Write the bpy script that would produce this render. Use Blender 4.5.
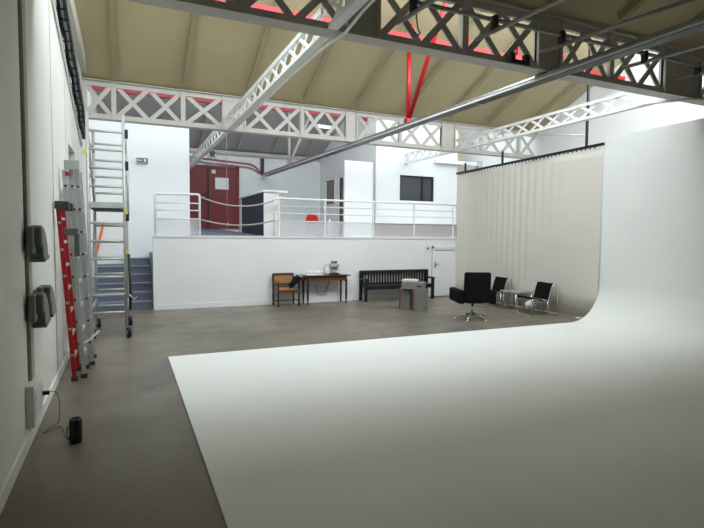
import bpy, math, random
from mathutils import Vector, Matrix
random.seed(7)
for o in list(bpy.data.objects): bpy.data.objects.remove(o)
SC = bpy.context.scene
COL = SC.collection
V = Vector

# ------------------------------------------------------------------ camera
FPX = 503.6
yaw, pit, rol = math.radians(24.29), math.radians(-3.34), math.radians(.57)
fw = V((math.sin(yaw)*math.cos(pit), math.cos(yaw)*math.cos(pit), math.sin(pit)))
r0 = V((math.cos(yaw), -math.sin(yaw), 0)); u0 = r0.cross(fw)
rt = r0*math.cos(rol)+u0*math.sin(rol); up = -r0*math.sin(rol)+u0*math.cos(rol)
cd = bpy.data.cameras.new('camera'); cam = bpy.data.objects.new('camera', cd); COL.objects.link(cam)
cd.sensor_width = 36; cd.lens = 36*FPX/704; cd.clip_start = .05
M3 = Matrix((rt, up, -fw)).transposed()
cam.matrix_world = Matrix.Translation((0, 0, 1.7)) @ M3.to_4x4()
SC.camera = cam

# ------------------------------------------------------------------ light and exposure
SKY_NEAR, SKY_MID, SKY_FAR = 0.10, 7.4, 3.3      # daylight strength of the three saw-tooth skylights
SC.view_settings.view_transform = 'Standard'; SC.view_settings.look = 'None'
SC.view_settings.gamma = 1; SC.view_settings.exposure = 0.0; SC.view_settings.use_curve_mapping = False
w = bpy.data.worlds.new('world'); SC.world = w; w.use_nodes = True
w.node_tree.nodes['Background'].inputs[0].default_value = (.8, .9, 1, 1)
w.node_tree.nodes['Background'].inputs[1].default_value = .6

# ------------------------------------------------------------------ materials
def mat(name, c, rough=.6, metal=0, var=0, scale=4, bump=0, bscale=30, c2=None, emit=None, spec=.5, alpha=1, detail=4):
    m = bpy.data.materials.new(name); m.use_nodes = True
    nt = m.node_tree; b = nt.nodes['Principled BSDF']
    b.inputs['Base Color'].default_value = (*c, 1); b.inputs['Roughness'].default_value = rough
    b.inputs['Metallic'].default_value = metal; b.inputs['Specular IOR Level'].default_value = spec
    tc = nt.nodes.new('ShaderNodeTexCoord')
    if var or c2:
        n = nt.nodes.new('ShaderNodeTexNoise'); n.inputs['Scale'].default_value = scale; n.inputs['Detail'].default_value = detail
        r = nt.nodes.new('ShaderNodeValToRGB'); r.color_ramp.elements[0].position = .35; r.color_ramp.elements[1].position = .65
        d = c2 or tuple(x*(1-var) for x in c)
        r.color_ramp.elements[0].color = (*d, 1); r.color_ramp.elements[1].color = (*c, 1)
        nt.links.new(tc.outputs['Object'], n.inputs['Vector']); nt.links.new(n.outputs['Fac'], r.inputs['Fac'])
        nt.links.new(r.outputs['Color'], b.inputs['Base Color'])
    if bump:
        n2 = nt.nodes.new('ShaderNodeTexNoise'); n2.inputs['Scale'].default_value = bscale; n2.inputs['Detail'].default_value = 3
        bp = nt.nodes.new('ShaderNodeBump'); bp.inputs['Strength'].default_value = bump; bp.inputs['Distance'].default_value = .01
        nt.links.new(tc.outputs['Object'], n2.inputs['Vector']); nt.links.new(n2.outputs['Fac'], bp.inputs['Height'])
        nt.links.new(bp.outputs['Normal'], b.inputs['Normal'])
    if emit:
        b.inputs['Emission Color'].default_value = (*emit[0], 1); b.inputs['Emission Strength'].default_value = emit[1]
    if alpha < 1: b.inputs['Alpha'].default_value = alpha
    return m
WALL = mat('white_wall_paint', (.80, .81, .80), .7, var=.035, scale=.8, bump=.03, bscale=60)
WALLL = mat('left_wall_paint', (.86, .87, .80), .65, var=.06, scale=.7, bump=.05, bscale=40)
CEIL = mat('tan_roof_board', (.47, .40, .235), .8, var=.06, scale=1.2, bump=.05, bscale=50)
RAFT = mat('rafter_paint', (.33, .28, .165), .7, var=.05)
STEEL = mat('offwhite_steel_paint', (.50, .475, .42), .5, var=.07, scale=6, bump=.04)
WHITE = mat('white_gloss_paint', (.82, .82, .80), .4, var=.03)
RED = mat('red_steel_paint', (.45, .006, .010), .4, var=.08)
DOORRED = mat('dark_red_door_paint', (.17, .006, .012), .45, var=.08)
BLUE = mat('blue_grey_floor_paint', (.155, .18, .24), .55, var=.1, scale=3)
NAVY = mat('dark_navy_panel', (.012, .014, .035), .6, var=.1)
ALU = mat('brushed_aluminium', (.60, .61, .59), .4, .35, var=.08, scale=10)
ALUD = mat('worn_aluminium', (.50, .51, .49), .45, .25, var=.12, scale=8)
GALV = mat('galvanised_steel', (.42, .44, .47), .35, .85, var=.15, scale=10)
CHROME = mat('chrome', (.72, .72, .72), .14, 1)
BLACK = mat('black_plastic', (.008, .008, .009), .5)
BLKF = mat('black_upholstery', (.004, .004, .005), .9, spec=.2, bump=.1, bscale=80)
BLKW = mat('black_painted_wood', (.012, .010, .010), .4, var=.2)
TUBEG = mat('dull_grey_tube', (.33, .32, .30), .5, .4, var=.12)
GREYP = mat('dark_grey_plastic', (.13, .145, .13), .5, var=.08)
CONDP = mat('pale_conduit_plastic', (.46, .47, .42), .5, var=.05)
WOOD = mat('reddish_brown_wood', (.16, .050, .020), .35, var=.35, scale=9)
WOODD = mat('dark_brown_wood', (.035, .013, .010), .35, var=.3, scale=9)
CANE = mat('woven_cane', (.42, .22, .09), .6, var=.2, scale=60, bump=.3, bscale=120)
CREAM = mat('cream_cloth', (.70, .62, .52), .85, var=.08, bump=.1)
GREYW = mat('grey_painted_plywood', (.20, .20, .185), .6, var=.1)
EDGE = mat('red_brown_ply_edge', (.20, .085, .055), .6, var=.3, scale=25)
CURT = mat('offwhite_curtain_cloth', (.72, .69, .62), .85, var=.03, scale=2, bump=.05, bscale=90)
DARKM = mat('dark_metal', (.02, .02, .02), .4, .3)
FROST = mat('frosted_infill', (.72, .72, .72), .6, alpha=.32)
GREYPAN = mat('grey_pink_panel', (.50, .46, .46), .7, var=.05)
BROWNW = mat('brown_door_wood', (.22, .16, .13), .5, var=.1)
ORANGE = mat('orange_paint', (.85, .14, .03), .45)
YELLOW = mat('yellow_plastic', (.7, .5, .03), .45)
GREEN = mat('dark_green_sign', (.05, .16, .12), .4)
ROPE = mat('greyish_rope', (.42, .38, .33), .85, var=.25, scale=60)
CERAM = mat('white_ceramic', (.80, .80, .78), .2)
PAPER = mat('white_paper', (.78, .77, .74), .7)
BEIGE = mat('beige_wall_paint', (.60, .52, .36), .7, var=.04)
BAG = mat('white_thin_plastic', (.72, .73, .72), .4, bump=.3, bscale=12)
LAMP = mat('lit_lamp_diffuser', (.9, .9, .9), .4, emit=((1, 1, 1), 3))
CAPG = mat('grey_rubber', (.06, .065, .065), .7)
LAVEND = mat('old_metal_hinge', (.3, .3, .3), .5, .5)

def sky_pane(name, s, c=(.85, .93, 1.0)):
    m = mat(name, (.8, .85, .9), .3, emit=(c, s)); return m

def glass(name, c, rough=.05):
    return mat(name, c, rough, 0, spec=.8)
DGLASS = glass('dark_window_glass', (.045, .05, .055), .06)
def clear_glass():
    m = bpy.data.materials.new('clear_glass'); m.use_nodes = True; b = m.node_tree.nodes['Principled BSDF']
    b.inputs['Base Color'].default_value = (.8, .85, .85, 1); b.inputs['Roughness'].default_value = .05
    b.inputs['Transmission Weight'].default_value = .9; b.inputs['IOR'].default_value = 1.1
    return m
CGLASS = clear_glass()

def floor_mat():
    m = mat('stained_concrete', (.235, .205, .175), .42); nt = m.node_tree; b = nt.nodes['Principled BSDF']; L = nt.links.new
    tc = nt.nodes.new('ShaderNodeTexCoord')
    def noise(s, d, dist=0):
        n = nt.nodes.new('ShaderNodeTexNoise'); n.inputs['Scale'].default_value = s; n.inputs['Detail'].default_value = d
        n.inputs['Distortion'].default_value = dist; L(tc.outputs['Object'], n.inputs['Vector']); return n
    def ramp(src, a, b_, ca, cb):
        r = nt.nodes.new('ShaderNodeValToRGB'); r.color_ramp.elements[0].position = a; r.color_ramp.elements[1].position = b_
        r.color_ramp.elements[0].color = (*ca, 1); r.color_ramp.elements[1].color = (*cb, 1); L(src, r.inputs['Fac']); return r
    def mix(a, b2, f=None, mode='MULTIPLY', fac=1):
        x = nt.nodes.new('ShaderNodeMix'); x.data_type = 'RGBA'; x.blend_type = mode; x.inputs[0].default_value = fac
        if f: L(f, x.inputs[0])
        L(a, x.inputs[6]); L(b2, x.inputs[7]); return x.outputs[2]
    base = ramp(noise(.9, 6, 0).outputs['Fac'], .3, .7, (.165, .139, .100), (.215, .187, .142))
    blot = ramp(noise(.45, 3, 0).outputs['Fac'], .38, .52, (.78, .80, .83), (1, 1, 1))      # darker damp blotches
    fine = ramp(noise(14, 5).outputs['Fac'], .25, .7, (.9, .9, .9), (1.05, 1.05, 1.05))
    wv = nt.nodes.new('ShaderNodeTexVoronoi'); wv.feature = 'DISTANCE_TO_EDGE'; wv.inputs['Scale'].default_value = .33
    ns = noise(.6, 1); mx = nt.nodes.new('ShaderNodeMix'); mx.data_type = 'VECTOR'; mx.inputs[0].default_value = .12
    L(tc.outputs['Object'], mx.inputs[4]); L(ns.outputs['Color'], mx.inputs[5]); L(mx.outputs[1], wv.inputs['Vector'])
    crack = ramp(wv.outputs['Distance'], .0, .010, (.80, .80, .80), (1, 1, 1))
    c = mix(base.outputs[0], blot.outputs[0]); c = mix(c, fine.outputs[0])
    L(c, b.inputs['Base Color'])
    rr = ramp(noise(2.2, 4).outputs['Fac'], .3, .7, (.32, .32, .32), (.46, .46, .46)); L(rr.outputs[0], b.inputs['Roughness'])
    return m
FLOORM = floor_mat()
CYC = mat('white_matt_cyclorama_paint', (.86, .88, .845), .55, var=.03, scale=1.1, bump=.02, bscale=30)

# ------------------------------------------------------------------ mesh helpers
class MB:
    def __init__(s): s.v = []; s.f = []; s.sm = []
    def add(s, vs, fs, smooth=False):
        n = len(s.v); s.v += [tuple(p) for p in vs]; s.f += [tuple(i+n for i in f) for f in fs]; s.sm += [smooth]*len(fs); return s
    def box(s, a, b):
        x0, y0, z0 = [min(p, q) for p, q in zip(a, b)]; x1, y1, z1 = [max(p, q) for p, q in zip(a, b)]
        return s.add([(x0,y0,z0),(x1,y0,z0),(x1,y1,z0),(x0,y1,z0),(x0,y0,z1),(x1,y0,z1),(x1,y1,z1),(x0,y1,z1)],
                     [(3,2,1,0),(4,5,6,7),(0,1,5,4),(1,2,6,5),(2,3,7,6),(3,0,4,7)])
    def beam(s, p, q, w, h, ref=(0, 0, 1)):       # bar from p to q, w sideways, h along ref
        p, q = V(p), V(q); d = (q-p).normalized(); a = d.cross(V(ref))
        if a.length < 1e-4: a = d.cross(V((0, 1, 0)))
        a.normalize(); b = a.cross(d); vs = []
        for e in (p, q):
            for i, j in ((-1,-1),(1,-1),(1,1),(-1,1)): vs.append(e+a*i*w/2+b*j*h/2)
        return s.add(vs, [(0,1,2,3),(7,6,5,4),(0,4,5,1),(1,5,6,2),(2,6,7,3),(3,7,4,0)])
    def tube(s, pts, r, n=8, closed=False, rs=None):
        pts = [V(p) for p in pts]; m = len(pts); ds = []
        for i in range(m):
            if closed: d = pts[(i+1) % m]-pts[i-1]
            else: d = pts[min(i+1, m-1)]-pts[max(i-1, 0)]
            ds.append(d.normalized())
        a = ds[0].orthogonal().normalized(); vs = []
        for i, p in enumerate(pts):
            a = (a-ds[i]*a.dot(ds[i])).normalized(); b = ds[i].cross(a); R = rs[i] if rs else r
            for k in range(n):
                t = 2*math.pi*k/n; vs.append(p+(a*math.cos(t)+b*math.sin(t))*R)
        fs = []
        for i in range(m if closed else m-1):
            j = (i+1) % m
            for k in range(n): fs.append((i*n+k, i*n+(k+1) % n, j*n+(k+1) % n, j*n+k))
        s.add(vs, fs, True)
        if not closed:
            o = len(s.v)-m*n
            s.f += [tuple(o+k for k in reversed(range(n))), tuple(o+(m-1)*n+k for k in range(n))]; s.sm += [False, False]
        return s
    def lathe(s, prof, c=(0, 0, 0), n=20, axis=(0, 0, 1)):   # prof: (radius, height)
        ax = V(axis).normalized(); a = ax.orthogonal().normalized(); b = ax.cross(a); c = V(c); vs = []; fs = []
        for r, h in prof:
            for k in range(n):
                t = 2*math.pi*k/n; vs.append(c+ax*h+(a*math.cos(t)+b*math.sin(t))*max(r, 1e-4))
        for i in range(len(prof)-1):
            for k in range(n): fs.append((i*n+k, i*n+(k+1) % n, (i+1)*n+(k+1) % n, (i+1)*n+k))
        return s.add(vs, fs, True)
    def prism(s, poly, ext):                      # planar polygon extruded along ext
        ext = V(ext); P = [V(p) for p in poly]; n = len(P)
        fs = [tuple(reversed(range(n))), tuple(range(n, 2*n))]+[(i, (i+1) % n, n+(i+1) % n, n+i) for i in range(n)]
        return s.add(P+[p+ext for p in P], fs)
    def grid(s, rows, smooth=True):
        n = len(rows[0]); vs = [p for r in rows for p in r]
        return s.add(vs, [(i*n+k, i*n+k+1, (i+1)*n+k+1, (i+1)*n+k) for i in range(len(rows)-1) for k in range(n-1)], smooth)
    def obj(s, name, m, parent=None, bevel=0, solid=0, sub=0):
        me = bpy.data.meshes.new(name); me.from_pydata(s.v, [], s.f)
        for p, q in zip(me.polygons, s.sm): p.use_smooth = q
        me.materials.append(m); me.update()
        import bmesh
        bm = bmesh.new(); bm.from_mesh(me); bmesh.ops.recalc_face_normals(bm, faces=bm.faces); bm.to_mesh(me); bm.free()
        o = bpy.data.objects.new(name, me); COL.objects.link(o)
        if parent is not None:
            o.parent = parent; o.matrix_parent_inverse = Matrix.Translation(-parent.location) if parent.type == 'EMPTY' and not parent.parent and parent.get('wc') else Matrix()
        if solid:
            d = o.modifiers.new('s', 'SOLIDIFY'); d.thickness = solid; d.offset = 0
        if bevel:
            d = o.modifiers.new('b', 'BEVEL'); d.width = bevel; d.segments = 2; d.limit_method = 'ANGLE'
        if sub:
            d = o.modifiers.new('u', 'SUBSURF'); d.levels = d.render_levels = sub
        return o
def fillet(pts, r, n=5, closed=False):
    pts = [V(p) for p in pts]; out = []; m = len(pts)
    for i, p in enumerate(pts):
        if not closed and i in (0, m-1): out.append(p); continue
        a, b = pts[i-1], pts[(i+1) % m]; da = (a-p); db = (b-p); rr = min(r, da.length*.49, db.length*.49)
        s, e = p+da.normalized()*rr, p+db.normalized()*rr
        for k in range(n+1):
            t = k/n; out.append(s*(1-t)**2+p*2*t*(1-t)+e*t*t)
    return out
def thing(name, label, cat, loc=(0, 0, 0), rz=0, group=None, world=False):
    """Empty at the thing's base.  world=True: its parts are written in room coordinates."""
    o = bpy.data.objects.new(name, None); COL.objects.link(o); o.empty_display_size = .1
    o.location = loc; o.rotation_euler = (0, 0, rz); o['label'] = label; o['category'] = cat
    if group: o['group'] = group
    if world: o['wc'] = 1
    return o
def tag(o, label, cat, group=None):
    o['label'] = label; o['category'] = cat
    if group: o['group'] = group
    return o
def struct(o): o['kind'] = 'structure'; return o
def wall_rects(axis, pos, thick, u0, u1, z0, z1, holes):
    """wall slab with rectangular holes; axis 0: plane x=pos, u is y; axis 1: plane y=pos, u is x"""
    us = sorted({u0, u1, *[h[0] for h in holes], *[h[1] for h in holes]}); zs = sorted({z0, z1, *[h[2] for h in holes], *[h[3] for h in holes]})
    b = MB()
    for i in range(len(us)-1):
        for j in range(len(zs)-1):
            cu, cz = (us[i]+us[i+1])/2, (zs[j]+zs[j+1])/2
            if any(h[0] < cu < h[1] and h[2] < cz < h[3] for h in holes): continue
            if axis == 0: b.box((pos, us[i], zs[j]), (pos+thick, us[i+1], zs[j+1]))
            else: b.box((us[i], pos, zs[j]), (us[i+1], pos+thick, zs[j+1]))
    return b

# ------------------------------------------------------------------ room shell
XL, XR = -.72, 11.0
YN, YF, YB, YS = 5.4, 11.4, 18.9, -5.7          # near truss, far truss, back wall, wall behind the camera
ZB, ZT, SL = 3.95, 4.71, .43                    # truss bottom, truss top, roof slope
PZ = 1.62                                       # mezzanine floor
fl_ = struct(MB().box((XL-.2, YS, -.2), (XR+.2, YB+.2, 0)).obj('floor', FLOORM))
MB().prism([(x, y, .0) for x, y in [(0.09, 6.07), (0.16, 6.39), (0.31, 6.76), (0.48, 7.14), (0.55, 7.29), (0.54, 6.47), (0.48, 5.99), (0.34, 5.93), (0.22, 5.78), (0.13, 5.78)]], (0, 0, .0015)).obj('repaired_patch', mat('dark_grey_cement', (.135, .128, .112), .38, var=.15, scale=3), fl_)
struct(wall_rects(0, XL-.2, .2, YS, YB, 0, 7.6, [(8.36, 9.42, 2.55, 2.98)]).obj('wall_left', WALLL))
struct(MB().box((XR, YS, 0), (XR+.2, YB, 7.6)).obj('wall_right', WALL))
struct(MB().box((XL-.2, YB, 0), (XR+.2, YB+.2, 7.6)).obj('wall_back', WALL))
struct(MB().box((XL-.2, YS-.2, 0), (XR+.2, YS, 7.6)).obj('wall_rear', WALL))
struct(MB().box((XL-.0, 13.6, 0), (1.54, 13.78, 4.40)).obj('wall_stair', WALL))
# small recessed window in the left wall
wn = struct(MB().box((XL-.17, 8.36, 2.55), (XL-.14, 9.42, 2.98)).obj('window_2', mat('grey_pane', (.25, .26, .25), .3)))
b = MB()
for y in (8.38, 9.40): b.box((XL-.14, y-.02, 2.55), (XL-.10, y+.02, 2.98))
for z in (2.57, 2.96): b.box((XL-.14, 8.36, z-.02), (XL-.10, 9.42, z+.02))
b.obj('window_frame', WHITE, wn)
# panel joints and trims on the left wall
for i, (y, wd, m) in enumerate(((4.665, .014, CAPG), (6.52, .018, CONDP), (8.0, .012, CONDP), (3.2, .012, CONDP))):
    struct(MB().box((XL, y, .1), (XL+.004, y+wd, 4.3)).obj('trim_%d' % (i+1), m))
struct(MB().box((XL, YS, 0), (XL+.015, 11.7, .10)).obj('baseboard_left', WALLL))
# beam at the head of the left wall
struct(MB().box((XL, YS, 4.78), (XL+.10, 11.35, 5.05)).obj('trim_5', STEEL))

RX = [-.13+1.31*k for k in range(9)]
CEILG = mat('shaded_grey_roof_board', (.37, .355, .345), .8, var=.06, scale=1.2)  # grey board of the rear bay, its weaker light toned into the colour
def roof(y0, z0, y1, z1, m=None):
    t = .12
    c = struct(MB().prism([(XL, y0, z0), (XL, y1, z1), (XL, y1, z1+t), (XL, y0, z0+t)], (XR-XL, 0, 0)).obj('ceiling', m or CEIL))
    n = V((0, z1-z0, y0-y1)).normalized()
    n = n if n.z < 0 else -n
    for x in RX:
        f = .27/abs(y0-y1)
        MB().beam(V((x, y0, z0)).lerp(V((x, y1, z1)), f)+n*.055, V((x, y1, z1))+n*+n*.06, .09, .12, ref=n).obj('rafter', m or RAFT, c)
roof(-.6, 4.80, YS+.02, 6.97)
roof(YN, 4.725, .3, 6.93)
roof(YF, 4.725, 7.0, 6.62)
roof(YB, 4.72, 12.9, 7.25, CEILG)
def skylight(n, y0, z0, y1, z1, s):
    pm = sky_pane('daylit_glazing_%d' % n, s, (1, .95, .78) if n == 3 else (.85, .93, 1.0))
    k = struct(MB().prism([(XL, y0, z0), (XL, y1, z1), (XL, y1-.03, z1+.01), (XL, y0-.03, z0+.01)], (XR-XL, 0, 0)).obj('window_%d' % n, pm))
    for x in RX: MB().beam((x, y0+.03, z0), (x, y1+.03, z1), .05, .06).obj('glazing_bar', STEEL, k)
skylight(3, -.6, 4.95, .3, 7.05, SKY_NEAR)
skylight(4, YN+.02, 4.95, 7.0, 6.72, SKY_MID)
skylight(5, YF+.02, 4.95, 12.9, 7.3, SKY_FAR)

# mezzanine
mz = MB().box((.56, 11.8, 0), (XR, 12.0, PZ)).box((1.54, 12.0, 0), (XR, YB, PZ)).box((XL, 13.78, 0), (1.54, YB, PZ))
mz = struct(mz.obj('mezzanine', WALL))
struct(MB().box((.54, 11.775, PZ-.02), (XR, 12.02, PZ+.025)).obj('trim_6', WHITE))
struct(MB().box((.62, 11.785, 0), (7.70, 11.80, .11)).obj('baseboard_mezzanine', WALL))
# office volume on the mezzanine
OX, OX2, OY = 7.1, 10.13, 14.0
struct(wall_rects(1, OY, .15, OX, OX2, PZ, 7.0, [(7.95, 9.23, 2.80, 3.60)]).obj('wall_office_front', WALL))
struct(wall_rects(0, OX, .12, OY+.15, YB, PZ, 6.4, [(16.50, 16.86, 1.64, 3.72), (17.3, 18.35, 2.82, 3.76)]).obj('wall_office_side', WALL))
struct(MB().box((OX2-.12, OY+.15, PZ), (OX2, YB, 6.4)).obj('wall_office_right', WALL))
struct(MB().box((10.55, 14.9, PZ), (11.0, 15.1, 5.8)).obj('wall_recess', BEIGE))
wn = struct(MB().box((7.95, OY+.09, 2.80), (9.23, OY+.11, 3.60)).obj('window_1', DGLASS))
b = MB()
for x in (7.965, 8.82, 9.215): b.box((x-.015, OY+.05, 2.80), (x+.015, OY+.09, 3.60))
for z in (2.815, 3.585): b.box((7.95, OY+.05, z-.015), (9.23, OY+.09, z+.015))
b.obj('window_frame', DARKM, wn)
wn = struct(MB().box((OX+.05, 17.3, 2.82), (OX+.08, 18.35, 3.76)).obj('window_6', BROWNW))
b = MB()
for y in (17.33, 18.32): b.box((OX-.02, y-.03, 2.80), (OX+.05, y+.03, 3.78))
for z in (2.81, 3.77): b.box((OX-.02, 17.3, z-.03), (OX+.05, 18.35, z+.03))
b.obj('window_frame', WHITE, wn)
dr = struct(MB().box((OX+.05, 16.50, 1.64), (OX+.09, 16.86, 3.72)).obj('door_4', BROWNW))
MB().box((OX-.02, 16.43, 1.64), (OX+.05, 16.50, 3.79)).box((OX-.02, 16.86, 1.64), (OX+.05, 16.93, 3.79)).box((OX-.02, 16.43, 3.72), (OX+.05, 16.93, 3.79)).obj('door_frame', WHITE, dr)
# gutter on the back wall
struct(MB().box((1.6, YB-.14, 4.58), (OX, YB, 4.70)).obj('trim_7', STEEL))
# red double door at the back of the mezzanine
DZ = 1.87
dr = struct(MB().box((2.80, YB-.07, DZ), (3.80, YB-.02, 4.06)).obj('door_1', DOORRED))
MB().box((1.74, YB-.09, DZ), (2.72, YB-.02, 4.06)).obj('door_leaf', DOORRED, dr)
MB().box((1.66, YB-.11, DZ), (1.74, YB, 4.14)).box((3.80, YB-.11, DZ), (3.88, YB, 4.14)).box((1.66, YB-.11, 4.06), (3.88, YB, 4.14)).obj('door_frame', DOORRED, dr)
MB().box((2.725, YB-.05, DZ), (2.795, YB-.03, 4.06)).obj('door_gap', BLACK, dr)
MB().box((3.02, YB-.085, 3.30), (3.50, YB-.07, 3.72)).obj('notice', PAPER, dr)
MB().box((2.90, YB-.08, 3.86), (3.04, YB-.07, 3.99)).obj('sticker', mat('pale_yellow_label', (.75, .7, .45), .6), dr)
hb = MB().box((2.62, YB-.14, 2.85), (2.69, YB-.09, 3.15)).obj('handle', DARKM, dr)
MB().tube([(2.655, YB-.14, 3.0), (2.655, YB-.2, 3.0), (2.52, YB-.2, 3.0)], .012).obj('lever', GALV, hb)
# low white door in the mezzanine wall
dr = struct(MB().box((7.80, 11.77, .02), (8.50, 11.80, 1.34)).obj('door_2', WHITE))
MB().box((7.74, 11.755, 0), (7.80, 11.80, 1.40)).box((8.50, 11.755, 0), (8.56, 11.80, 1.40)).box((7.74, 11.755, 1.34), (8.56, 11.80, 1.40)).obj('door_frame', WALL, dr)
MB().box((7.82, 11.765, 1.275), (8.48, 11.77, 1.30)).obj('door_seal', LAVEND, dr)
hd = MB().box((7.83, 11.755, .80), (7.86, 11.77, .98)).obj('handle', GALV, dr)
MB().tube([(7.845, 11.755, .91), (7.845, 11.71, .91), (7.95, 11.71, .91)], .010).obj('lever', GALV, hd)

# ------------------------------------------------------------------ white cyclorama (floor sweep, cove, wall)
XC, YC, XW, ZW = .515, 7.2, 8.76, 3.68
prof = [(XC, .015), (2.5, .015), (5, .015), (7.2, .015)]
for k in range(0, 17):
    t = k/16; a = math.pi/2*t; R = .76
    prof.append((XW-R+R*math.sin(a), .015+R-R*math.cos(a)))
prof += [(XW, 1.8), (XW, 2.7), (XW, ZW)]
out = [(x, z) for x, z in prof]
back = []
for i, (x, z) in enumerate(prof):
    a, c = prof[max(i-1, 0)], prof[min(i+1, len(prof)-1)]
    d = V((c[0]-a[0], c[1]-a[1])).normalized(); back.append((x+d.y*.012, z-d.x*.012))
b = MB(); n = len(prof); ys = [-5.0, -2, 1, 4, YC]
rows = [[(x, y, z) for x, z in prof] for y in ys]; b.grid(rows)
b.grid([[(x, y, z) for x, z in back] for y in ys])
b.grid([[(x, YC, z) for x, z in prof], [(x, YC, z) for x, z in back]], False)
b.grid([[(prof[0][0], y, prof[0][1]) for y in ys], [(back[0][0], y, back[0][1]) for y in ys]], False)
b.grid([[(prof[-1][0], y, prof[-1][1]) for y in ys], [(back[-1][0], y, back[-1][1]) for y in ys]], False)
tag(b.obj('cyclorama', CYC), 'huge white seamless cyclorama sweeping from floor up into curved right wall', 'photo backdrop')

# ------------------------------------------------------------------ staircase
st = thing('staircase', 'blue-grey painted staircase climbing behind the scaffold tower to the mezzanine', 'stairs', (-.08, 12, 0), world=True)
RZ = .18
for k in range(6):
    x0 = XL+.01 if k < 5 else -.02
    s = MB().box((x0, 11.98+.27*k, 0), (.55, 13.59, RZ*(k+1)-.025) if k == 5 else (.55, 11.98+.27*(k+1)+.0, RZ*(k+1)-.025))
    so = s.obj('step', BLUE, st)
    MB().box((x0, 11.955+.27*k, RZ*(k+1)-.025), (.55, 13.59 if k == 5 else 11.98+.27*(k+1), RZ*(k+1))).obj('tread', mat('pale_tread_paint', (.24, .265, .32), .5, var=.2) if k == 0 else bpy.data.materials['pale_tread_paint'], so)  # treads in a paler blue-grey than the step bodies
for k in range(3):
    MB().box((.56+.3*k, 12.02, 0), (.56+.3*(k+1), 13.59, 1.08+.135*(k+1))).obj('step', BLUE, st)
MB().box((XL+.01, 11.98+.27*5, 0), (-.02, 13.59, .93)).obj('landing', BLUE, st)
tag(MB().prism([(1.40, 12.3, PZ+.026), (3.08, 12.3, PZ+.026), (3.08, 18.78, PZ+.026), (2.3, 18.78, PZ+.026)], (0, 0, .001)).obj('ramp', BLUE),
    'low blue-grey ramp rising across the mezzanine to the red double door', 'ramp')
rp = bpy.data.objects['ramp'].data
for i, vv in enumerate(rp.vertices):
    if i >= 4: vv.co.z = PZ+.035 if vv.co.y < 15 else DZ-.005

# ------------------------------------------------------------------ steel roof trusses
def cross_truss(label, Y, posts, cells, panels, x0=XL+.002, x1=XR-.002):
    t = thing('lattice_truss', label, 'roof truss', (5.1, Y, ZB), world=True)
    MB().box((x0, Y-.11, ZB), (x1, Y+.11, ZB+.018)).box((x0, Y-.03, ZB+.018), (x1, Y+.03, ZB+.11)).obj('bottom_chord', STEEL, t)
    MB().box((x0, Y-.09, ZT-.018), (x1, Y+.09, ZT)).box((x0, Y-.03, ZT-.11), (x1, Y+.03, ZT-.018)).obj('top_chord', STEEL, t)
    for p in posts:
        MB().box((p-.045, Y-.045, ZB+.018), (p+.045, Y+.045, ZT-.018)).obj('post', STEEL, t)
    for a, c in panels:
        MB().box((a, Y-.02, ZB+.018), (c, Y+.02, ZT-.018)).box((a, Y-.06, ZB+.018), (a+.035, Y+.06, ZT-.018)).box((c-.035, Y-.06, ZB+.018), (c, Y+.06, ZT-.018)).obj('web_plate', STEEL, t)
    for a, c in cells:
        MB().beam((a, Y-.012, ZB+.06), (c, Y-.012, ZT-.06), .022, .085, ref=(-(ZT-ZB-.12), 0, c-a)).beam((a, Y+.012, ZT-.06), (c, Y+.012, ZB+.06), .022, .085, ref=((ZT-ZB-.12), 0, c-a)).obj('cross_brace', STEEL, t)
    return t
def cells(a, c, n): return [(a+(c-a)*i/n, a+(c-a)*(i+1)/n) for i in range(n)]
NP = [-.69, -.14, 1.12, 3.96, 6.60, 9.25, 10.5]
cross_truss('big lattice roof truss crossing overhead nearest the camera, in shadow', YN, NP,
            cells(-.69, -.14, 1)+cells(-.14, 1.12, 2)+cells(1.12, 2.33, 2)+cells(2.75, 3.92, 2)+cells(3.99, 5.16, 2)+cells(5.60, 6.56, 2)+cells(6.64, 7.78, 2)+cells(8.7, 9.25, 1)+cells(9.25, 10.5, 2),
            [(2.33, 2.75), (5.16, 5.60), (7.78, 8.7)])
FP = [-.68, -.16, 1.17, 3.82, 6.45, 9.04, 10.35]
cross_truss('white lattice roof truss crossing above the edge of the mezzanine', YF, FP,
            cells(-.68, -.19, 1)+cells(-.12, 1.13, 2)+cells(1.21, 1.98, 1)+cells(2.5, 3.79, 2)+cells(3.86, 4.92, 2)+cells(5.24, 6.42, 2)+cells(6.49, 7.70, 2)+cells(8.14, 9.0, 1)+cells(9.08, 10.31, 2)+cells(10.39, 10.98, 1),
            [(1.98, 2.5), (4.92, 5.24), (7.70, 8.14)])
ZD = 4.27
def long_truss(label, X, y0, y1, pitch=.44):
    t = thing('slim_lattice_truss', label, 'roof truss', (X, (y0+y1)/2, ZB), world=True)
    MB().box((X-.055, y0, ZB), (X+.055, y1, ZB+.012)).box((X-.05, y0, ZB+.012), (X-.038, y1, ZB+.055)).obj('bottom_chord', WHITE, t)
    MB().box((X-.055, y0, ZD-.012), (X+.055, y1, ZD)).box((X-.05, y0, ZD-.055), (X-.038, y1, ZD-.012)).obj('top_chord', WHITE, t)
    n = round((y1-y0)/pitch)
    for a, c in cells(y0, y1, n):
        MB().beam((X-.03, a, ZB+.02), (X-.03, c, ZD-.02), .05, .012, ref=(1, 0, 0)).beam((X-.015, a, ZD-.02), (X-.015, c, ZB+.02), .05, .012, ref=(1, 0, 0)).obj('cross_brace', WHITE, t)
    return t
X1, X2 = 2.12, 8.15
long_truss('slim white lattice truss running back overhead at left, middle bay', X1, YN+.12, YF-.12)
long_truss('slim white lattice truss running back overhead at right, above the curtain', X2, YN+.12, YF-.12)
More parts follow.
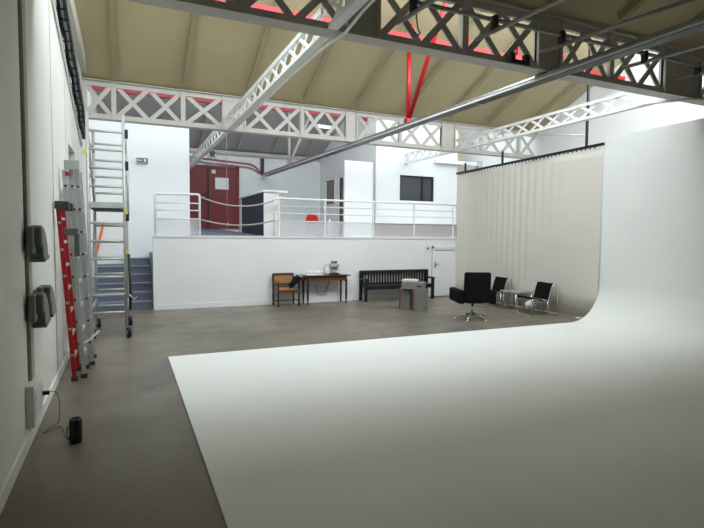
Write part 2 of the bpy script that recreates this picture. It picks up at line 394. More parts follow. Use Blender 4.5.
long_truss('slim lattice truss above the red doors of the mezzanine, left of the counter', X1, YF+.12, YB-.15)
long_truss('slim lattice truss ending against the office wall above its dark window', X2, YF+.12, OY-.01)
long_truss('slim lattice truss passing overhead at the top edge of the photo, left of centre', X1, 1.0, YN-.12)

# red purlin beams with zigzag bracing, and V hangers
def purlin(label, Y, z, m, h, x1, zig):
    t = thing('roof_purlin', label, 'beam', (5.1, Y, z), world=True)
    MB().box((XL+.01, Y-.05, z), (x1, Y+.05, z+h)).obj('beam', m, t)
    for i in range(9):
        a = RX[i]
        if a > x1-.7: break
        if zig: MB().beam((a, Y, z+.02), (a+.3, Y+.05, z-.09), .05, .04).beam((a+.3, Y+.05, z-.09), (a+.6, Y, z+.02), .05, .04).obj('zigzag_brace', m, t)
        MB().box((a-.03, Y-.03, z+h), (a+.03, Y+.03, z+h+.2)).obj('bracket', m, t)
purlin('bright red roof beam under the tan ceiling, seen through the near truss', 8.6, 5.43, RED, .11, XR-.01, True)
purlin('red roof beam above the mezzanine, seen through the far truss', 14.6, 5.31, mat('dark_red_steel_paint', (.30, .006, .018), .5, var=.05), .08, OX-.05, False)
def vhanger(label, X, Y, z, Xb, Yb, zb, zt, m):
    t = thing('roof_hanger', label, 'steel strut', (X, Y, z), world=True)
    MB().tube([(X, Y, z), (X, Y, zt)], .045, 10).obj('upright', m, t)
    MB().tube([(X+.02, Y, z+.03), (Xb, Yb, zb)], .045, 10).obj('diagonal_strut', m, t)
    MB().box((X-.06, Y-.06, z-.05), (X+.06, Y+.06, z+.03)).obj('foot_plate', m, t)
vhanger('red V-shaped strut pair hanging from the ceiling above the overhead cable tray', 5.22, 8.9, 4.0, 5.24, 7.3, 6.40, 5.62, RED)
vhanger('white V-shaped strut pair hanging above the mezzanine counter', 4.93, 16.0, 3.96, 5.72, 16.0, 5.78, 5.8, STEEL)

# overhead cable tray running back from the camera to the rear wall
ta = V((5.52, 2.2, 3.91)); tb = V((5.25, 8.9, 3.90)); td = V((4.80, 18.70, 3.87))
t = thing('cable_tray', 'long grey metal cable tray with shiny conduits running overhead towards the red doors', 'cable tray', (5.25, 8.9, 3.9), world=True)
b = MB()
for p, q in ((ta, tb), (tb, td)):
    b.beam(p+V((0, 0, -.03)), q+V((0, 0, -.03)), .16, .012)
    for s in (-.08, .08): b.beam(p+V((s, 0, .005)), q+V((s, 0, .005)), .012, .07)
b.obj('tray', DARKM, t)
for dx, dz, r, m in ((-.105, .005, .034, GALV), (-.03, .005, .026, ALU), (.05, .005, .022, GALV)):
    o_ = V((dx, 0, dz)); MB().tube([ta+o_, tb+o_, td+o_], r, 10).obj('conduit', m, t)
MB().tube([ta+V((-.13, 0, -.03)), tb+V((-.13, 0, -.035)), td+V((-.13, 0, -.03))], .016, 8).obj('cable', WHITE, t)
MB().tube([tb.lerp(td, .5)+V((-.03, -.0, .06)), td+V((-.03, 0, .06))], .03, 8).obj('conduit', mat('dull_red_pipe', (.40, .10, .09), .4), t)
MB().tube([tb+V((.1, 0, -.02)), td+V((.1, 0, -.02))], .018, 8).obj('cable', BLACK, t)
for y in (6.8, 11.4, 13.2, 15, 16.8):
    f = (y-8.9)/(td.y-8.9); c = tb.lerp(td, f) if f > 0 else ta.lerp(tb, (y-2.2)/6.7)
    MB().box((c.x-.13, y-.02, c.z-.05), (c.x+.1, y+.02, c.z-.036)).obj('bracket', GALV, t)
# red and grey pipes along the back wall
for i, (dz, m, lab) in enumerate(((0, mat('faded_red_pipe', (.45, .09, .09), .4), 'upper faded red pipe on the back wall over the red doors'), (-.13, mat('pink_grey_pipe', (.42, .2, .2), .4), 'lower greyish red pipe on the back wall over the red doors'))):
    tag(MB().tube(fillet([(1.7, YB-.06, 4.42+dz), (4.45-dz*-.6, YB-.06, 4.28+dz), (4.72+dz*.5, YB-.06, 3.93-dz*.2)], .25), .026, 8).obj('wall_pipe', m), lab, 'pipe', 'pipes over the red doors')

# cable tray along the head of the left wall
t = thing('cable_ladder', 'dark grey cable ladder running along the upper left wall', 'cable tray', (XL, 8, 4.0), world=True)
def lz(y): return 4.68-.258*(y-5.7)
def lp(dx, y, dz): return (XL+dx, y, lz(y)+dz)
for dx, dz in ((.012, .035), (.145, .03)): MB().beam(lp(dx, 5.7, dz), lp(dx, 10.7, dz), .012, .07).obj('side_rail', GALV, t)
for i in range(24): MB().box(lp(.02, 5.8+.21*i-.012, .01), lp(.14, 5.8+.21*i+.012, .025)).obj('rung', DARKM, t)
for k, (dx, m) in enumerate(((.045, BLACK), (.08, GALV), (.115, CAPG))):
    pts = [lp(dx+.010*math.sin(i*1.7+k), 5.7+.25*i, .045+.006*math.sin(i*2.3+k)) for i in range(21)]
    MB().tube(pts, .024, 8).obj('cable', m, t)
tag(MB().tube([lp(.018, 5.7, -.10), lp(.018, 10.7, -.10)], .016, 8).obj('wall_conduit', WHITE), 'thin white conduit just below the cable ladder on the left wall', 'conduit')
tag(MB().tube([lp(.018, 5.7, -.055), lp(.018, 10.7, -.055)], .014, 8).obj('wall_cable', BLACK), 'thin black cable between the cable ladder and the white conduit on the left wall', 'cable')

# scaffold tubes of the lighting grid on the camera side of the near truss
TZ = 4.2
g = thing('lighting_grid_tube', 'long grey tube with black clamps lying across in front of the near truss', 'tube', (6, 4.85, TZ+.05), world=True)
def tube_at(px, py, z):     # where the pixel's ray meets height z (used once to read positions off the survey photo)
    pass
MB().tube([(2.95, 5.0, 4.30), (9.2, 4.93, 4.30)], .026, 10).obj('tube', TUBEG, g)
longs = [((2.93, 5.27, 4.16), (3.10, 3.2, 4.16), 'first'), ((4.06, 5.27, 4.16), (4.32, 2.4, 4.16), 'second'), ((5.12, 5.27, 4.16), (5.56, 2.8, 4.2), 'third'),
         ((6.72, 5.27, 4.19), (7.06, 3.0, 4.19), 'fourth'), ((7.92, 5.27, 4.19), (8.25, 3.0, 4.19), 'fifth')]
for p, q, nm in longs:
    p, q = V(p), V(q)
    tag(MB().tube([p, q], .026, 10).obj('scaffold_tube', TUBEG), '%s grey scaffold tube from the left, running from the near truss towards the camera' % nm, 'tube', 'tubes of the lighting grid')
    c = p.lerp(q, (p.y-4.97)/(p.y-q.y))
    MB().box((c.x-.03, 4.93, 4.17), (c.x+.03, 5.00, 4.335)).tube([(c.x+.03, 4.97, 4.24), (c.x+.07, 4.94, 4.22)], .010, 6).obj('clamp', BLACK, g)
b = MB().tube(fillet([(3.0, 4.97, 4.165), (3.02, 4.97, 4.0), (3.06, 4.97, 3.96), (3.02, 4.97, 3.93), (2.98, 4.97, 3.96)], .03), .008, 6)
tag(b.obj('cable_hook', BLACK), 'small black hook hanging under the leftmost tube clamp', 'hook')
t = thing('mounting_bracket', 'small black bracket on the bottom flange of the near truss, right of its middle', 'bracket', (4.75, 5.3, ZB+.09), world=True)
MB().box((4.62, 5.27, 3.97), (4.70, 5.33, 4.10)).obj('clip', BLACK, t); MB().box((4.86, 5.27, 3.97), (4.94, 5.33, 4.10)).obj('clip', BLACK, t)
MB().box((4.70, 5.28, 3.98), (4.86, 5.32, 4.02)).obj('bar', BLACK, t)
# white loose cables
tag(MB().tube([(X1+.07, 11.2, ZB-.012), (X1+.07, 9, ZB-.014), (X1+.07, 7, ZB-.012), (X1+.08, 5.9, ZB-.02), (X1+.12, 5.2, ZB-.04), (X1+.09, 4.7, ZB-.01), (X1+.07, 4.2, ZB-.012), (X1+.07, 2.5, ZB-.012)], .016, 8).obj('power_cable', WHITE), 'white cable running under the left slim lattice truss', 'cable')
tag(MB().tube([(7.92, 5.9, 3.93), (8.3, 5.3, 3.925), (8.7, 5.1, 3.92), (9.3, 5.1, 3.87), (9.9, 5.15, 3.9)], .018, 8).obj('power_cable', WHITE), 'white cable crossing under the near truss at the right edge above the cyclorama', 'cable')
# ceiling light over the mezzanine
t = thing('ceiling_light', 'white fluorescent strip light under the mezzanine roof behind the far truss', 'light', (5.1, 13.3, 4.6), world=True)
MB().beam((4.72, 12.9, 4.62), (5.35, 13.5, 4.75), .12, .05).obj('housing', WHITE, t); MB().beam((4.73, 12.91, 4.585), (5.34, 13.49, 4.715), .10, .02).obj('diffuser', LAMP, t)
for x, y in ((4.85, 13.02), (5.22, 13.38)): MB().tube([(x, y, 4.66), (x, y, 6.9)], .008, 6).obj('suspension_wire', DARKM, t)
# white square duct by the office corner
t = thing('steel_beam', 'white square beam between the office wall and the right wall, above the curtain', 'beam', (9.9, 13.9, 4.05), world=True)
MB().box((9.2, 13.86, 4.05), (10.99, 13.98, 4.16)).obj('beam', WHITE, t)
MB().box((10.86, 13.8, 3.97), (10.99, 13.985, 4.2)).obj('end_plate', STEEL, t)

# ------------------------------------------------------------------ curtain wall at right
CX = 8.72
def cx(y): return 8.50+.22*(11.75-y)/4.45
def cz(y): return 3.43+.12*(11.75-y)/4.45
t = thing('curtain_rail', 'black overhead rail carrying the off-white curtain', 'rail', (CX, 9.5, 3.5), world=True)
MB().beam((cx(7.2), 7.2, cz(7.2)), (cx(11.76), 11.76, cz(11.76)), .06, .05).obj('rail', DARKM, t)
for y, zt in ((7.6, 6.25), (10.0, 3.80), (11.4, 3.68)):
    MB().box((cx(y)-.02, y-.02, cz(y)+.025), (cx(y)+.02, y+.02, zt)).obj('hanger', DARKM, t)
for i in range(40):
    y = 7.4+i*.108; MB().box((cx(y)-.006, y-.012, cz(y)-.06), (cx(y)+.006, y+.012, cz(y)-.025)).obj('glider', DARKM, t)
tag(MB().tube([(cx(7.6)+.03, 7.62, 3.80), (XR-.02, 11.2, 4.62)], .016, 8).obj('brace_rod', WHITE), 'thin white rod bracing the curtain rail hanger to the right wall', 'rod')
rows = []; N = 260
for z in (.03, .5, 1.2, 2.0, 2.8, 3.3, 3.5):
    r = []
    for i in range(N+1):
        y = 7.21+(11.72-7.21)*i/N; tt = (y-7.21)
        amp = .0015+.006*max(0, math.sin(tt*1.1-.9))**2
        x = cx(y)+amp*math.sin(tt*30+1.6*math.sin(tt*2.3))*(.55+.45*(z/3.5))+.01*math.sin(tt*3+z*.7)
        r.append((x, y, z if z < 3.4 else cz(y)-.062))
    rows.append(r)
tag(MB().grid(rows).obj('curtain', CURT, solid=.006), 'tall off-white curtain hanging in fine vertical folds behind the black chairs', 'curtain')

# ------------------------------------------------------------------ mezzanine railing, ropes, counter and the rest up there
def railing(label, x0, x1, posts, rails, panel=None):
    t = thing('railing', label, 'railing', ((x0+x1)/2, 11.9, PZ), world=True); Y = 11.9
    pts = fillet([(x0, Y, PZ+.02), (x0, Y, 2.555), (x1, Y, 2.575)]+([(x1, Y, PZ+.02)] if x1 < 3 else []), .06)
    MB().tube(pts, .026, 10).obj('handrail', WHITE, t)
    for z in rails: MB().tube([(x0, Y, z), (x1, Y, z+.01)], .014, 8).obj('rail', WHITE, t)
    for p in posts: MB().box((p-.018, Y-.018, PZ+.02), (p+.018, Y+.018, 2.57)).obj('post', WHITE, t)
    for a, c in zip(posts[:-1], posts[1:]):
        if not (panel and a > 5.9): MB().box((a+.02, Y+.005, PZ+.04), (c-.02, Y+.011, 2.0)).obj('infill_panel', FROST, t)
    if panel: MB().box((panel[0], Y+.02, PZ+.03), (panel[1], Y+.035, 2.02)).obj('infill_panel', GREYPAN, t)
    return t
railing('short white railing at the top of the stairs, left of the ropes', .62, 1.56, [.62, 1.56], [2.36, 2.2, 2.01])
railing('long white railing along the mezzanine edge, right of the counter', 3.30, 10.9, [3.30, 3.42, 4.61, 5.97, 7.22, 8.5, 9.7], [2.38, 2.2, 2.01], (5.99, 10.9))
for nm, z0, sag, z1 in (('upper', 2.52, .17, 2.50), ('lower', 2.01, .12, 2.02)):
    pts = [(1.58+(3.29-1.58)*i/16, 11.9, z0+(z1-z0)*i/16-sag*(1-((i-8)/8)**2)) for i in range(17)]
    tag(MB().tube(pts, .018, 8).obj('barrier_rope', ROPE), '%s of the two sagging ropes between the railing sections' % nm, 'rope', 'ropes across the railing gap')
t = thing('bar_counter', 'white-topped bar counter with dark navy side on the mezzanine', 'counter', (3.4, 13.6, PZ+.026), world=True)
CZ = PZ+.027
MB().box((3.13, 12.22, CZ), (3.50, 12.27, 2.72)).obj('end_panel', WHITE, t); MB().box((3.13, 14.9, CZ), (3.50, 14.98, 2.72)).obj('end_panel', WHITE, t)
MB().box((3.15, 12.27, CZ+.02), (3.19, 14.9, 2.72)).obj('side_panel', NAVY, t)
MB().box((3.46, 12.27, CZ), (3.50, 14.9, 2.72)).obj('back_panel', WHITE, t)
MB().box((3.09, 12.16, 2.72), (3.72, 15.02, 2.77)).obj('worktop', WHITE, t, bevel=.008)
MB().box((3.10, 14.98, CZ), (3.17, 15.03, 2.72)).obj('corner_post', GREYPAN, t)
# red plastic chair
def red_chair(x, y, rz):
    t = thing('shell_chair', 'red plastic shell chair with thin metal legs behind the mezzanine railing', 'chair', (x, y, PZ), rz)
    rows = []
    for i, (py, pz, w_) in enumerate(((-.2, .46, .19), (-.1, .44, .21), (.08, .435, .22), (.16, .47, .22), (.2, .58, .215), (.225, .70, .20), (.235, .78, .15))):
        rows.append([(w_*s, py-.03*s*s*(1 if i > 2 else 0)*1.2, pz+.04*s*s*(1 if i <= 3 else 0)) for s in (-1, -.7, -.35, 0, .35, .7, 1)])
    MB().grid(rows).obj('seat_shell', RED, t, solid=.012, sub=1)
    for sx in (-1, 1):
        for sy in (-1, 1):
            MB().tube([(.12*sx, .1*sy, .435), (.2*sx, .2*sy, 0)], .010, 8).obj('leg', GALV, t)
    return t
red_chair(4.97, 13.9, math.radians(165)).scale = (.84, .84, .84)
tag(MB().box((5.55, 14.0, PZ), (5.60, 14.06, 2.15)).obj('bollard_post', WHITE), 'short thin white post standing right of the red shell chair', 'post')
t = thing('standing_board', 'tall white board standing upright in front of the office corner', 'board', (6.2, 13.4, PZ), world=True)
MB().box((5.79, 13.4, PZ), (6.70, 13.45, 3.83)).obj('board', WHITE, t)
MB().box((6.70, 13.39, PZ), (6.73, 13.46, 3.84)).obj('edge_strip', GALV, t)
MB().box((5.9, 13.45, PZ), (5.98, 13.8, PZ+.04)).box((6.5, 13.45, PZ), (6.58, 13.8, PZ+.04)).obj('foot', WHITE, t)
# signs and small fittings
t = thing('exit_sign', 'small green emergency exit sign on the white wall behind the tower', 'sign', (.42, 13.58, 3.46), world=True)
MB().box((.29, 13.55, 3.41), (.55, 13.60, 3.54)).obj('sign_box', CONDP, t)
MB().box((.30, 13.545, 3.425), (.54, 13.55, 3.525)).obj('green_panel', GREEN, t)
MB().box((.33, 13.541, 3.465), (.42, 13.545, 3.485)).prism([(.33, 13.543, 3.505), (.33, 13.543, 3.445), (.30+.005, 13.543, 3.475)], (0, -.002, 0)).box((.46, 13.541, 3.44), (.51, 13.545, 3.51)).obj('arrow', PAPER, t)
t = thing('exit_light', 'grey emergency light box on the wall over the red double door', 'sign', (2.85, YB-.05, 4.2), world=True)
MB().box((2.70, YB-.08, 4.15), (3.02, YB, 4.25)).obj('housing', GALV, t); MB().box((2.72, YB-.085, 4.165), (3.0, YB-.08, 4.235)).obj('panel', GREYP, t)
t = thing('wall_speaker', 'small dark fitting fixed high on the back wall above the red doors', 'fitting', (2.92, YB-.1, 4.5), world=True)
MB().lathe([(0, 0), (.10, .0), (.10, .05), (.06, .12), (0, .12)], (2.92, YB-.14, 4.56), 16, (0, -1, 0)).obj('horn', GREYP, t)
MB().box((2.78, YB-.14, 4.48), (3.06, YB-.10, 4.62)).obj('bracket', GALV, t)
t = thing('pull_cord', 'thin grey cord hanging in front of the red door with a weighted end', 'cord', (2.6, 14.8, 4.4), world=True)
MB().tube([(2.72, 14.8, 2.02), (2.70, 14.8, 3.2), (2.70, 14.8, 5.95)], .007, 6).obj('cord', ROPE, t); MB().lathe([(0, 0), (.035, 0), (.03, .06), (.008, .14)], (2.72, 14.8, 1.90), 12).obj('weight', ROPE, t)
t = thing('door_sensor', 'small white alarm box on the wall left of the low door', 'fitting', (7.6, 11.78, 1.35), world=True)
MB().box((7.55, 11.77, 1.25), (7.65, 11.80, 1.38)).obj('box', WHITE, t); MB().box((7.575, 11.765, 1.32), (7.625, 11.77, 1.365)).obj('lens', BLACK, t)
MB().lathe([(0, 0), (.05, 0), (.05, .04), (0, .05)], (3.98+.35, YB-.02, 3.6), 12, (0, -1, 0))
tag(MB().box((4.70, YB-.1, 3.96), (4.82, YB, 4.52)).obj('junction_box', DARKM), 'narrow black box on the back wall where the red pipes turn down', 'junction box')

# ------------------------------------------------------------------ left wall fittings
t = thing('vertical_conduit', 'tall pale plastic conduit running down the left wall nearest the camera', 'conduit', (XL, 4.85, 0), world=True)
MB().box((XL, 4.69, .50), (XL+.025, 4.83, 4.64)).obj('trunking', CONDP, t, bevel=.006)
MB().box((XL, 4.52, .17), (XL+.06, 4.97, .50)).obj('socket_box', WALLL, t, bevel=.006)
MB().box((XL+.06, 4.57, .21), (XL+.064, 4.92, .46)).obj('socket_plate', WHITE, t)
HOODG = mat('grey_green_plastic', (.20, .215, .19), .5, var=.08)
def hood(y, z, label, m=HOODG, spacer=0):
    t = thing('hooded_socket', label, 'wall socket', (XL+.03, y, z), world=True)
    x0 = XL+.027
    MB().box((x0, y-.085, z-.11), (x0+.045, y+.07, z+.105)).obj('base', m, t, bevel=.01)
    poly = [(-.02, .10), (.03, .115), (.10, .095), (.17, .04), (.225, -.04), (.255, -.13), (.25, -.155), (.075, -.17), (.06, -.13), (.055, -.06), (.03, -.03), (-.02, -.06)]
    MB().prism([(x0+.012, y+a, z+c) for a, c in [(a*1.3 if a > .06 else a, c) for a, c in poly]], (.085, 0, 0)).obj('hood', m, t, bevel=.018)
    MB().prism([(x0+.004, y+.068, z-.150), (x0+.004, y+.34, z-.135), (x0+.004, y+.335, z-.165), (x0+.004, y+.07, z-.182)], (.10, 0, 0)).obj('lid', m, t, bevel=.006)
    if spacer: MB().box((XL+.001, y-.06, z-.08), (x0, y+.06, z+.08)).obj('spacer', CONDP, t)
    return t
hood(4.66, 1.635, 'upper grey angled hooded socket on the left wall conduit')
hood(4.66, 1.10, 'lower grey angled hooded socket on the left wall, nearer one of the pair')
hood(5.07, 1.12, 'lower grey angled hooded socket on the left wall, partly hidden behind its neighbour', spacer=1)
# black portable loudspeaker with its charging cable
t = thing('portable_speaker', 'black cylindrical portable loudspeaker standing on the concrete by the left wall', 'speaker', (-.385, 4.55, 0), math.radians(20)); t.scale = (.95, .95, .9)
MB().lathe([(0, .0), (.04, 0), (.048, .012), (.05, .03), (.05, .185), (.048, .2), (.043, .212), (.036, .208), (.032, .196), (0, .192)], (0, 0, 0), 28).obj('body', BLACK, t)
MB().lathe([(.043, .0), (.0475, .004), (.0475, .009), (.041, .012)], (0, 0, .206), 28).obj('rim', CAPG, t)
MB().tube(fillet([(-.05, 0, .16), (-.066, 0, .14), (-.066, 0, .06), (-.05, 0, .04)], .02), .005, 6).obj('loop', BLACK, t)
pts = [(XL+.10, 4.93, .33), (-.56, 4.95, .325), (-.54, 5.02, .20), (-.55, 5.00, .02), (-.62, 4.95, .006), (-.66, 4.82, .006), (-.60, 4.90, .006), (-.54, 4.98, .006), (-.50, 4.84, .006), (-.47, 4.66, .006), (-.435, 4.57, .015), (-.437, 4.56, .04)]
t = thing('charging_cable', 'thin black cable with plug from the wall socket box to the loudspeaker', 'cable', (-.6, 4.9, 0), world=True)
MB().tube(fillet(pts, .06), .003, 6).obj('lead', BLACK, t)
MB().box((XL+.065, 4.895, .315), (XL+.115, 4.925, .345)).obj('plug', BLACK, t)

# ------------------------------------------------------------------ ladders leaning on the left wall
def leaning(z, x0, ztop, xtop=XL+.03): return x0+(xtop-x0)*z/ztop
def ladder_section(t, m, y0, y1, x0, ztop, z0=.0, xt=XL+.05, rungm=ALU, th=.046, wd=.02, n=7, dots=False, rail='stile'):
    for y in (y0, y1):
        MB().beam((x0, y, z0+.02), (leaning(ztop, x0, ztop, xt), y, ztop), wd, th, ref=(1, 0, 0)).obj(rail, m, t)
        MB().box((x0-.035, y-.02, z0), (x0+.035, y+.02, z0+.05)).obj('rubber_foot', CAPG, t)
    for k in range(n):
        z = .25+k*(ztop-.4)/(n-1); x = leaning(z, x0, ztop, xt)
        MB().beam((x, y0, z), (x, y1, z), .03, .03).obj('rung', rungm, t)
t = thing('step_ladder', 'folded red and aluminium stepladder leaning against the left wall', 'ladder', (-.5, 6.75, 0), world=True)
ladder_section(t, RED, 6.46, 6.92, -.545, 2.0, xt=XL+.05)
ladder_section(t, ALU, 6.56, 7.0, -.455, 1.55, xt=XL+.19, n=5, rail='rear_stile')
for y in (6.46, 6.92): MB().box((XL+.02, y-.05, 1.95), (XL+.16, y+.07, 2.04)).obj('hinge_cap', CAPG, t, bevel=.01)
MB().box((XL+.09, 6.46, 1.66), (XL+.24, 6.54, 1.74)).box((XL+.20, 6.50, 1.42), (XL+.25, 6.58, 1.68)).obj('bracket', GREYP, t, bevel=.008)
for k in range(6):
    z = .3+.3*k; x = leaning(z, -.545, 2.0, XL+.05)
    MB().lathe([(0, 0), (.016, 0), (.016, .010), (.007, .012), (0, .005)], (x, 6.46-.011, z), 10, (0, -1, 0)).obj('rivet', GALV, t)
MB().beam((-.40, 6.66, .42), (-.30, 6.80, .50), .02, .02).beam((-.47, 6.6, .40), (-.40, 6.66, .42), .02, .02).obj('spreader', ALU, t)
t = thing('extension_ladder', 'tall three-section aluminium extension ladder leaning behind the red stepladder', 'ladder', (-.45, 7.3, 0), world=True)
for i, (x0, zt, xt) in enumerate(((-.53, 2.45, XL+.06), (-.47, 2.56, XL+.125), (-.41, 2.48, XL+.19))):
    for y in (7.10+.03*i, 7.50+.03*i):
        MB().beam((x0, y, .03), (xt, y, zt), .03, .055, ref=(1, 0, 0)).obj('stile', ALUD, t)
        MB().box((x0-.04, y-.02, 0), (x0+.04, y+.02, .05)).obj('rubber_foot', CAPG, t)
    for k in range(9):
        z = .3+.28*k; x = x0+(xt-x0)*z/zt
        if z > zt-.05: break
        ro = MB().beam((x, 7.09+.03*i, z), (x, 7.53+.03*i, z), .03, .03).obj('rung', ALU, t)
        MB().box((x-.012, 7.081+.03*i, z-.012), (x+.012, 7.085+.03*i, z+.012)).obj('rung_end', BLACK, ro)
MB().box((XL+.06, 7.06, 2.46), (XL+.22, 7.11, 2.57)).obj('top_guide', ALUD, t)
MB().box((XL+.07, 7.07, 2.38), (XL+.11, 7.085, 2.43)).obj('label', RED, t)
tag(MB().beam((-.66, 13.53, 1.0), (-.46, 13.55, 1.95), .05, .02, ref=(0, 1, 0)).obj('levelling_staff', ORANGE), 'bright orange strip leaning behind the scaffold tower above the stairs', 'staff')

# ------------------------------------------------------------------ mobile scaffold tower
t = thing('scaffold_tower', 'narrow aluminium scaffold tower on black castors beside the left wall', 'scaffold tower', (-.24, 9.4, 0), world=True)
TX0, TX1, TY0, TY1, TT = -.505, .005, 8.85, 9.95, 3.55
for (x, y) in ((TX0, TY0), (TX1, TY0), (TX0+.03, TY1), (TX1+.03, TY1)):
    near = y == TY0; ztop = TT if near else 3.45
    MB().tube([(x, y, .19), (x, y, ztop)], .025, 10).obj('upright', ALUD, t)
    MB().tube([(x, y, .16), (x, y, .42)], .017, 8).obj('leg_adjuster', GALV, t)
    c = MB().lathe([(0, -.025), (.06, -.025), (.088, -.019), (.088, .019), (.06, .025), (0, .025)], (x+.03, y-.02, .089), 20, (1, .35, 0)).obj('castor_wheel', BLACK, t)
    MB().box((x-.005, y-.05, .09), (x+.003, y+.02, .175)).box((x+.056, y-.05, .09), (x+.064, y+.02, .175)).box((x-.02, y-.04, .165), (x+.064, y+.03, .185)).obj('castor_fork', GALV, c)
    MB().lathe([(0, -.029), (.035, -.029), (.035, .029), (0, .029)], (x+.03, y-.02, .089), 12, (1, .35, 0)).obj('hub', GALV, c)
for z in [.42+.285*k for k in range(11)]:
    if abs(z-2.13) > .06: MB().tube([(TX0, TY0, z), (TX1, TY0, z)], .02, 8).obj('rung', ALUD, t)
    if z < 3.3: MB().tube([(TX0+.03, TY1, z-.03), (TX1+.03, TY1, z-.03)], .02, 8).obj('rung', ALUD, t)
d = MB().box((TX0+.03, TY0-.02, 2.06), (TX1-.02, TY1+.02, 2.10)).obj('deck', CAPG, t)
MB().box((TX0+.025, TY0-.04, 2.08), (TX1-.015, TY0-.02, 2.17)).obj('toe_board', ALUD, d); MB().box((TX0+.025, TY1+.02, 2.08), (TX1-.015, TY1+.04, 2.17)).obj('toe_board', ALUD, d)
for x in (TX0+.015, TX1+.015):
    for z in (.50, 2.6, 3.1): MB().tube([(x, TY0, z), (x+.015, TY1, z)], .018, 8).obj('side_brace', ALUD, t)
MB().tube([(TX0+.02, TY0, .6), (TX0+.03, TY1, 1.9)], .018, 8).obj('diagonal_brace', ALUD, t)
MB().tube([(TX0+.02, TY0, 3.05), (TX0+.03, TY1, 2.2)], .018, 8).obj('diagonal_brace', ALUD, t)
MB().tube([(TX1+.05, TY0-.01, 1.35), (TX1+.07, TY0-.02, .75), (TX1+.06, TY0+.02, .45)], .02, 8).obj('outrigger', BLACK, t)
MB().tube([(TX1+.03, TY0-.03, .72), (TX1+.12, TY0-.04, .62), (TX1+.16, TY0, .66)], .012, 6).obj('outrigger_handle', GALV, t)
MB().tube([(TX1+.05, TY0-.01, 2.0), (TX1+.05, TY0-.01, 2.9)], .016, 8).obj('side_post', ALUD, t)
for z in (3.25, 2.75, 1.95):
    MB().box((TX1+.02, TY0-.03, z-.07), (TX1+.065, TY0+.0, z+.07)).obj('spring_clip', BLACK, t)
for x, z in ((TX1+.03, 1.38), (TX0-.03, 2.93), (TX1+.03, 2.02)): MB().box((x-.03, TY0-.035, z-.03), (x+.02, TY0+.0, z+.03)).obj('yellow_clip', YELLOW, t)

# ------------------------------------------------------------------ furniture along the mezzanine wall
t = thing('cane_armchair', 'brown wooden armchair with woven cane seat and back beside the table', 'chair', (3.47, 11.48, 0))
for sx in (-1, 1):
    MB().beam((.25*sx, -.21, 0), (.25*sx, -.21, .56), .035, .035).obj('leg', WOODD, t)
    MB().beam((.25*sx, .21, 0), (.25*sx, .25, .74), .035, .035).obj('leg', WOODD, t)
    MB().beam((.255*sx, -.22, .575), (.255*sx, .24, .575), .04, .025).obj('armrest', WOODD, t)
sf = MB().box((-.25, -.23, .33), (.25, .21, .40)).obj('seat_frame', WOOD, t, bevel=.006)
MB().box((-.22, -.20, .40), (.22, .19, .415)).obj('cane_seat', CANE, sf)
bf = MB().beam((-.25, .245, .73), (.25, .245, .73), .03, .06).beam((-.25, .235, .50), (.25, .235, .50), .03, .04).obj('back_frame', WOOD, t)
MB().box((-.232, .232, .515), (.232, .246, .705)).obj('cane_back', CANE, bf)
MB().beam((-.25, 0, .13), (.25, 0, .13), .02, .02).beam((-.25, -.21, .13), (-.25, .21, .13), .02, .02).beam((.25, -.21, .13), (.25, .21, .13), .02, .02).obj('stretcher', WOODD, t)
# dark jacket draped over the chair's arm
rows = []
for i in range(9):
    s = i/8; r = []
    for k in range(9):
        u = k/8-.5
        x = 3.53+.20*s+.03*math.sin(s*3) + u*.06*math.cos(s*3); y = 11.42+u*.24+.02*math.sin(u*9+s*4)
        z = .46+.24*(s) - .05*(s > .9)+.015*math.sin(u*14+s*5)
        r.append((x, y-.04*s, z))
    rows.append(r)
t = thing('jacket', 'black jacket with pale lining bundled over the arm of the cane armchair', 'jacket', (3.66, 11.42, .42), world=True)
MB().grid(rows).obj('cloth', BLKF, t, solid=.10, sub=1)
MB().grid([[(x+.03, y, z+.03) for x, y, z in rows[7][1:7]], [(x+.05, y, z+.05) for x, y, z in rows[8][1:7]], [(x+.10, y, z+.02) for x, y, z in rows[8][1:7]]]).obj('lining', GREYPAN, t, solid=.02, sub=1)
# table
t = thing('side_table', 'old brown wooden table with turned legs holding the coffee things', 'table', (4.48, 11.54, 0))
MB().box((-.68, -.22, .685), (.60, .22, .71)).obj('tabletop', WOODD, t, bevel=.006)
MB().box((-.50, -.17, .585), (.52, .17, .685)).obj('apron', WOOD, t)
MB().prism([(.38, -.171, .585), (.52, -.171, .585), (.52, -.171, .53)], (0, .03, 0)).obj('corner_bracket', WOOD, t)
legp = [(.0, 0), (.016, 0), (.022, .04), (.015, .06), (.022, .10), (.028, .30), (.024, .44), (.032, .47), (.022, .49), (.03, .52), (.03, .60), (0, .60)]
for sx, sy in ((-.50, -.17), (.50, -.17), (-.50, .17), (.50, .17)):
    MB().lathe(legp, (sx, sy, 0), 14).obj('leg', WOODD, t)
MB().box((-.68, -.20, .60), (-.50, .20, .685)).obj('drop_leaf_bracket', WOODD, t)
tz = .711
t = thing('coffee_machine', 'grey and black coffee machine on the right part of the brown table', 'coffee machine', (4.73, 11.56, tz))
MB().box((-.10, -.12, 0), (.10, .10, .03)).obj('drip_tray', BLACK, t, bevel=.004)
MB().box((-.10, .0, .03), (.10, .10, .27)).obj('body', mat('light_grey_casing', (.5, .5, .5), .35), t, bevel=.01)
MB().box((-.10, -.11, .19), (.10, .0, .27)).obj('brew_head', ALU, t, bevel=.01)
MB().lathe([(0, 0), (.075, 0), (.085, .05), (.08, .06), (0, .06)], (0, .0, .27), 16).obj('hopper', GREYP, t)
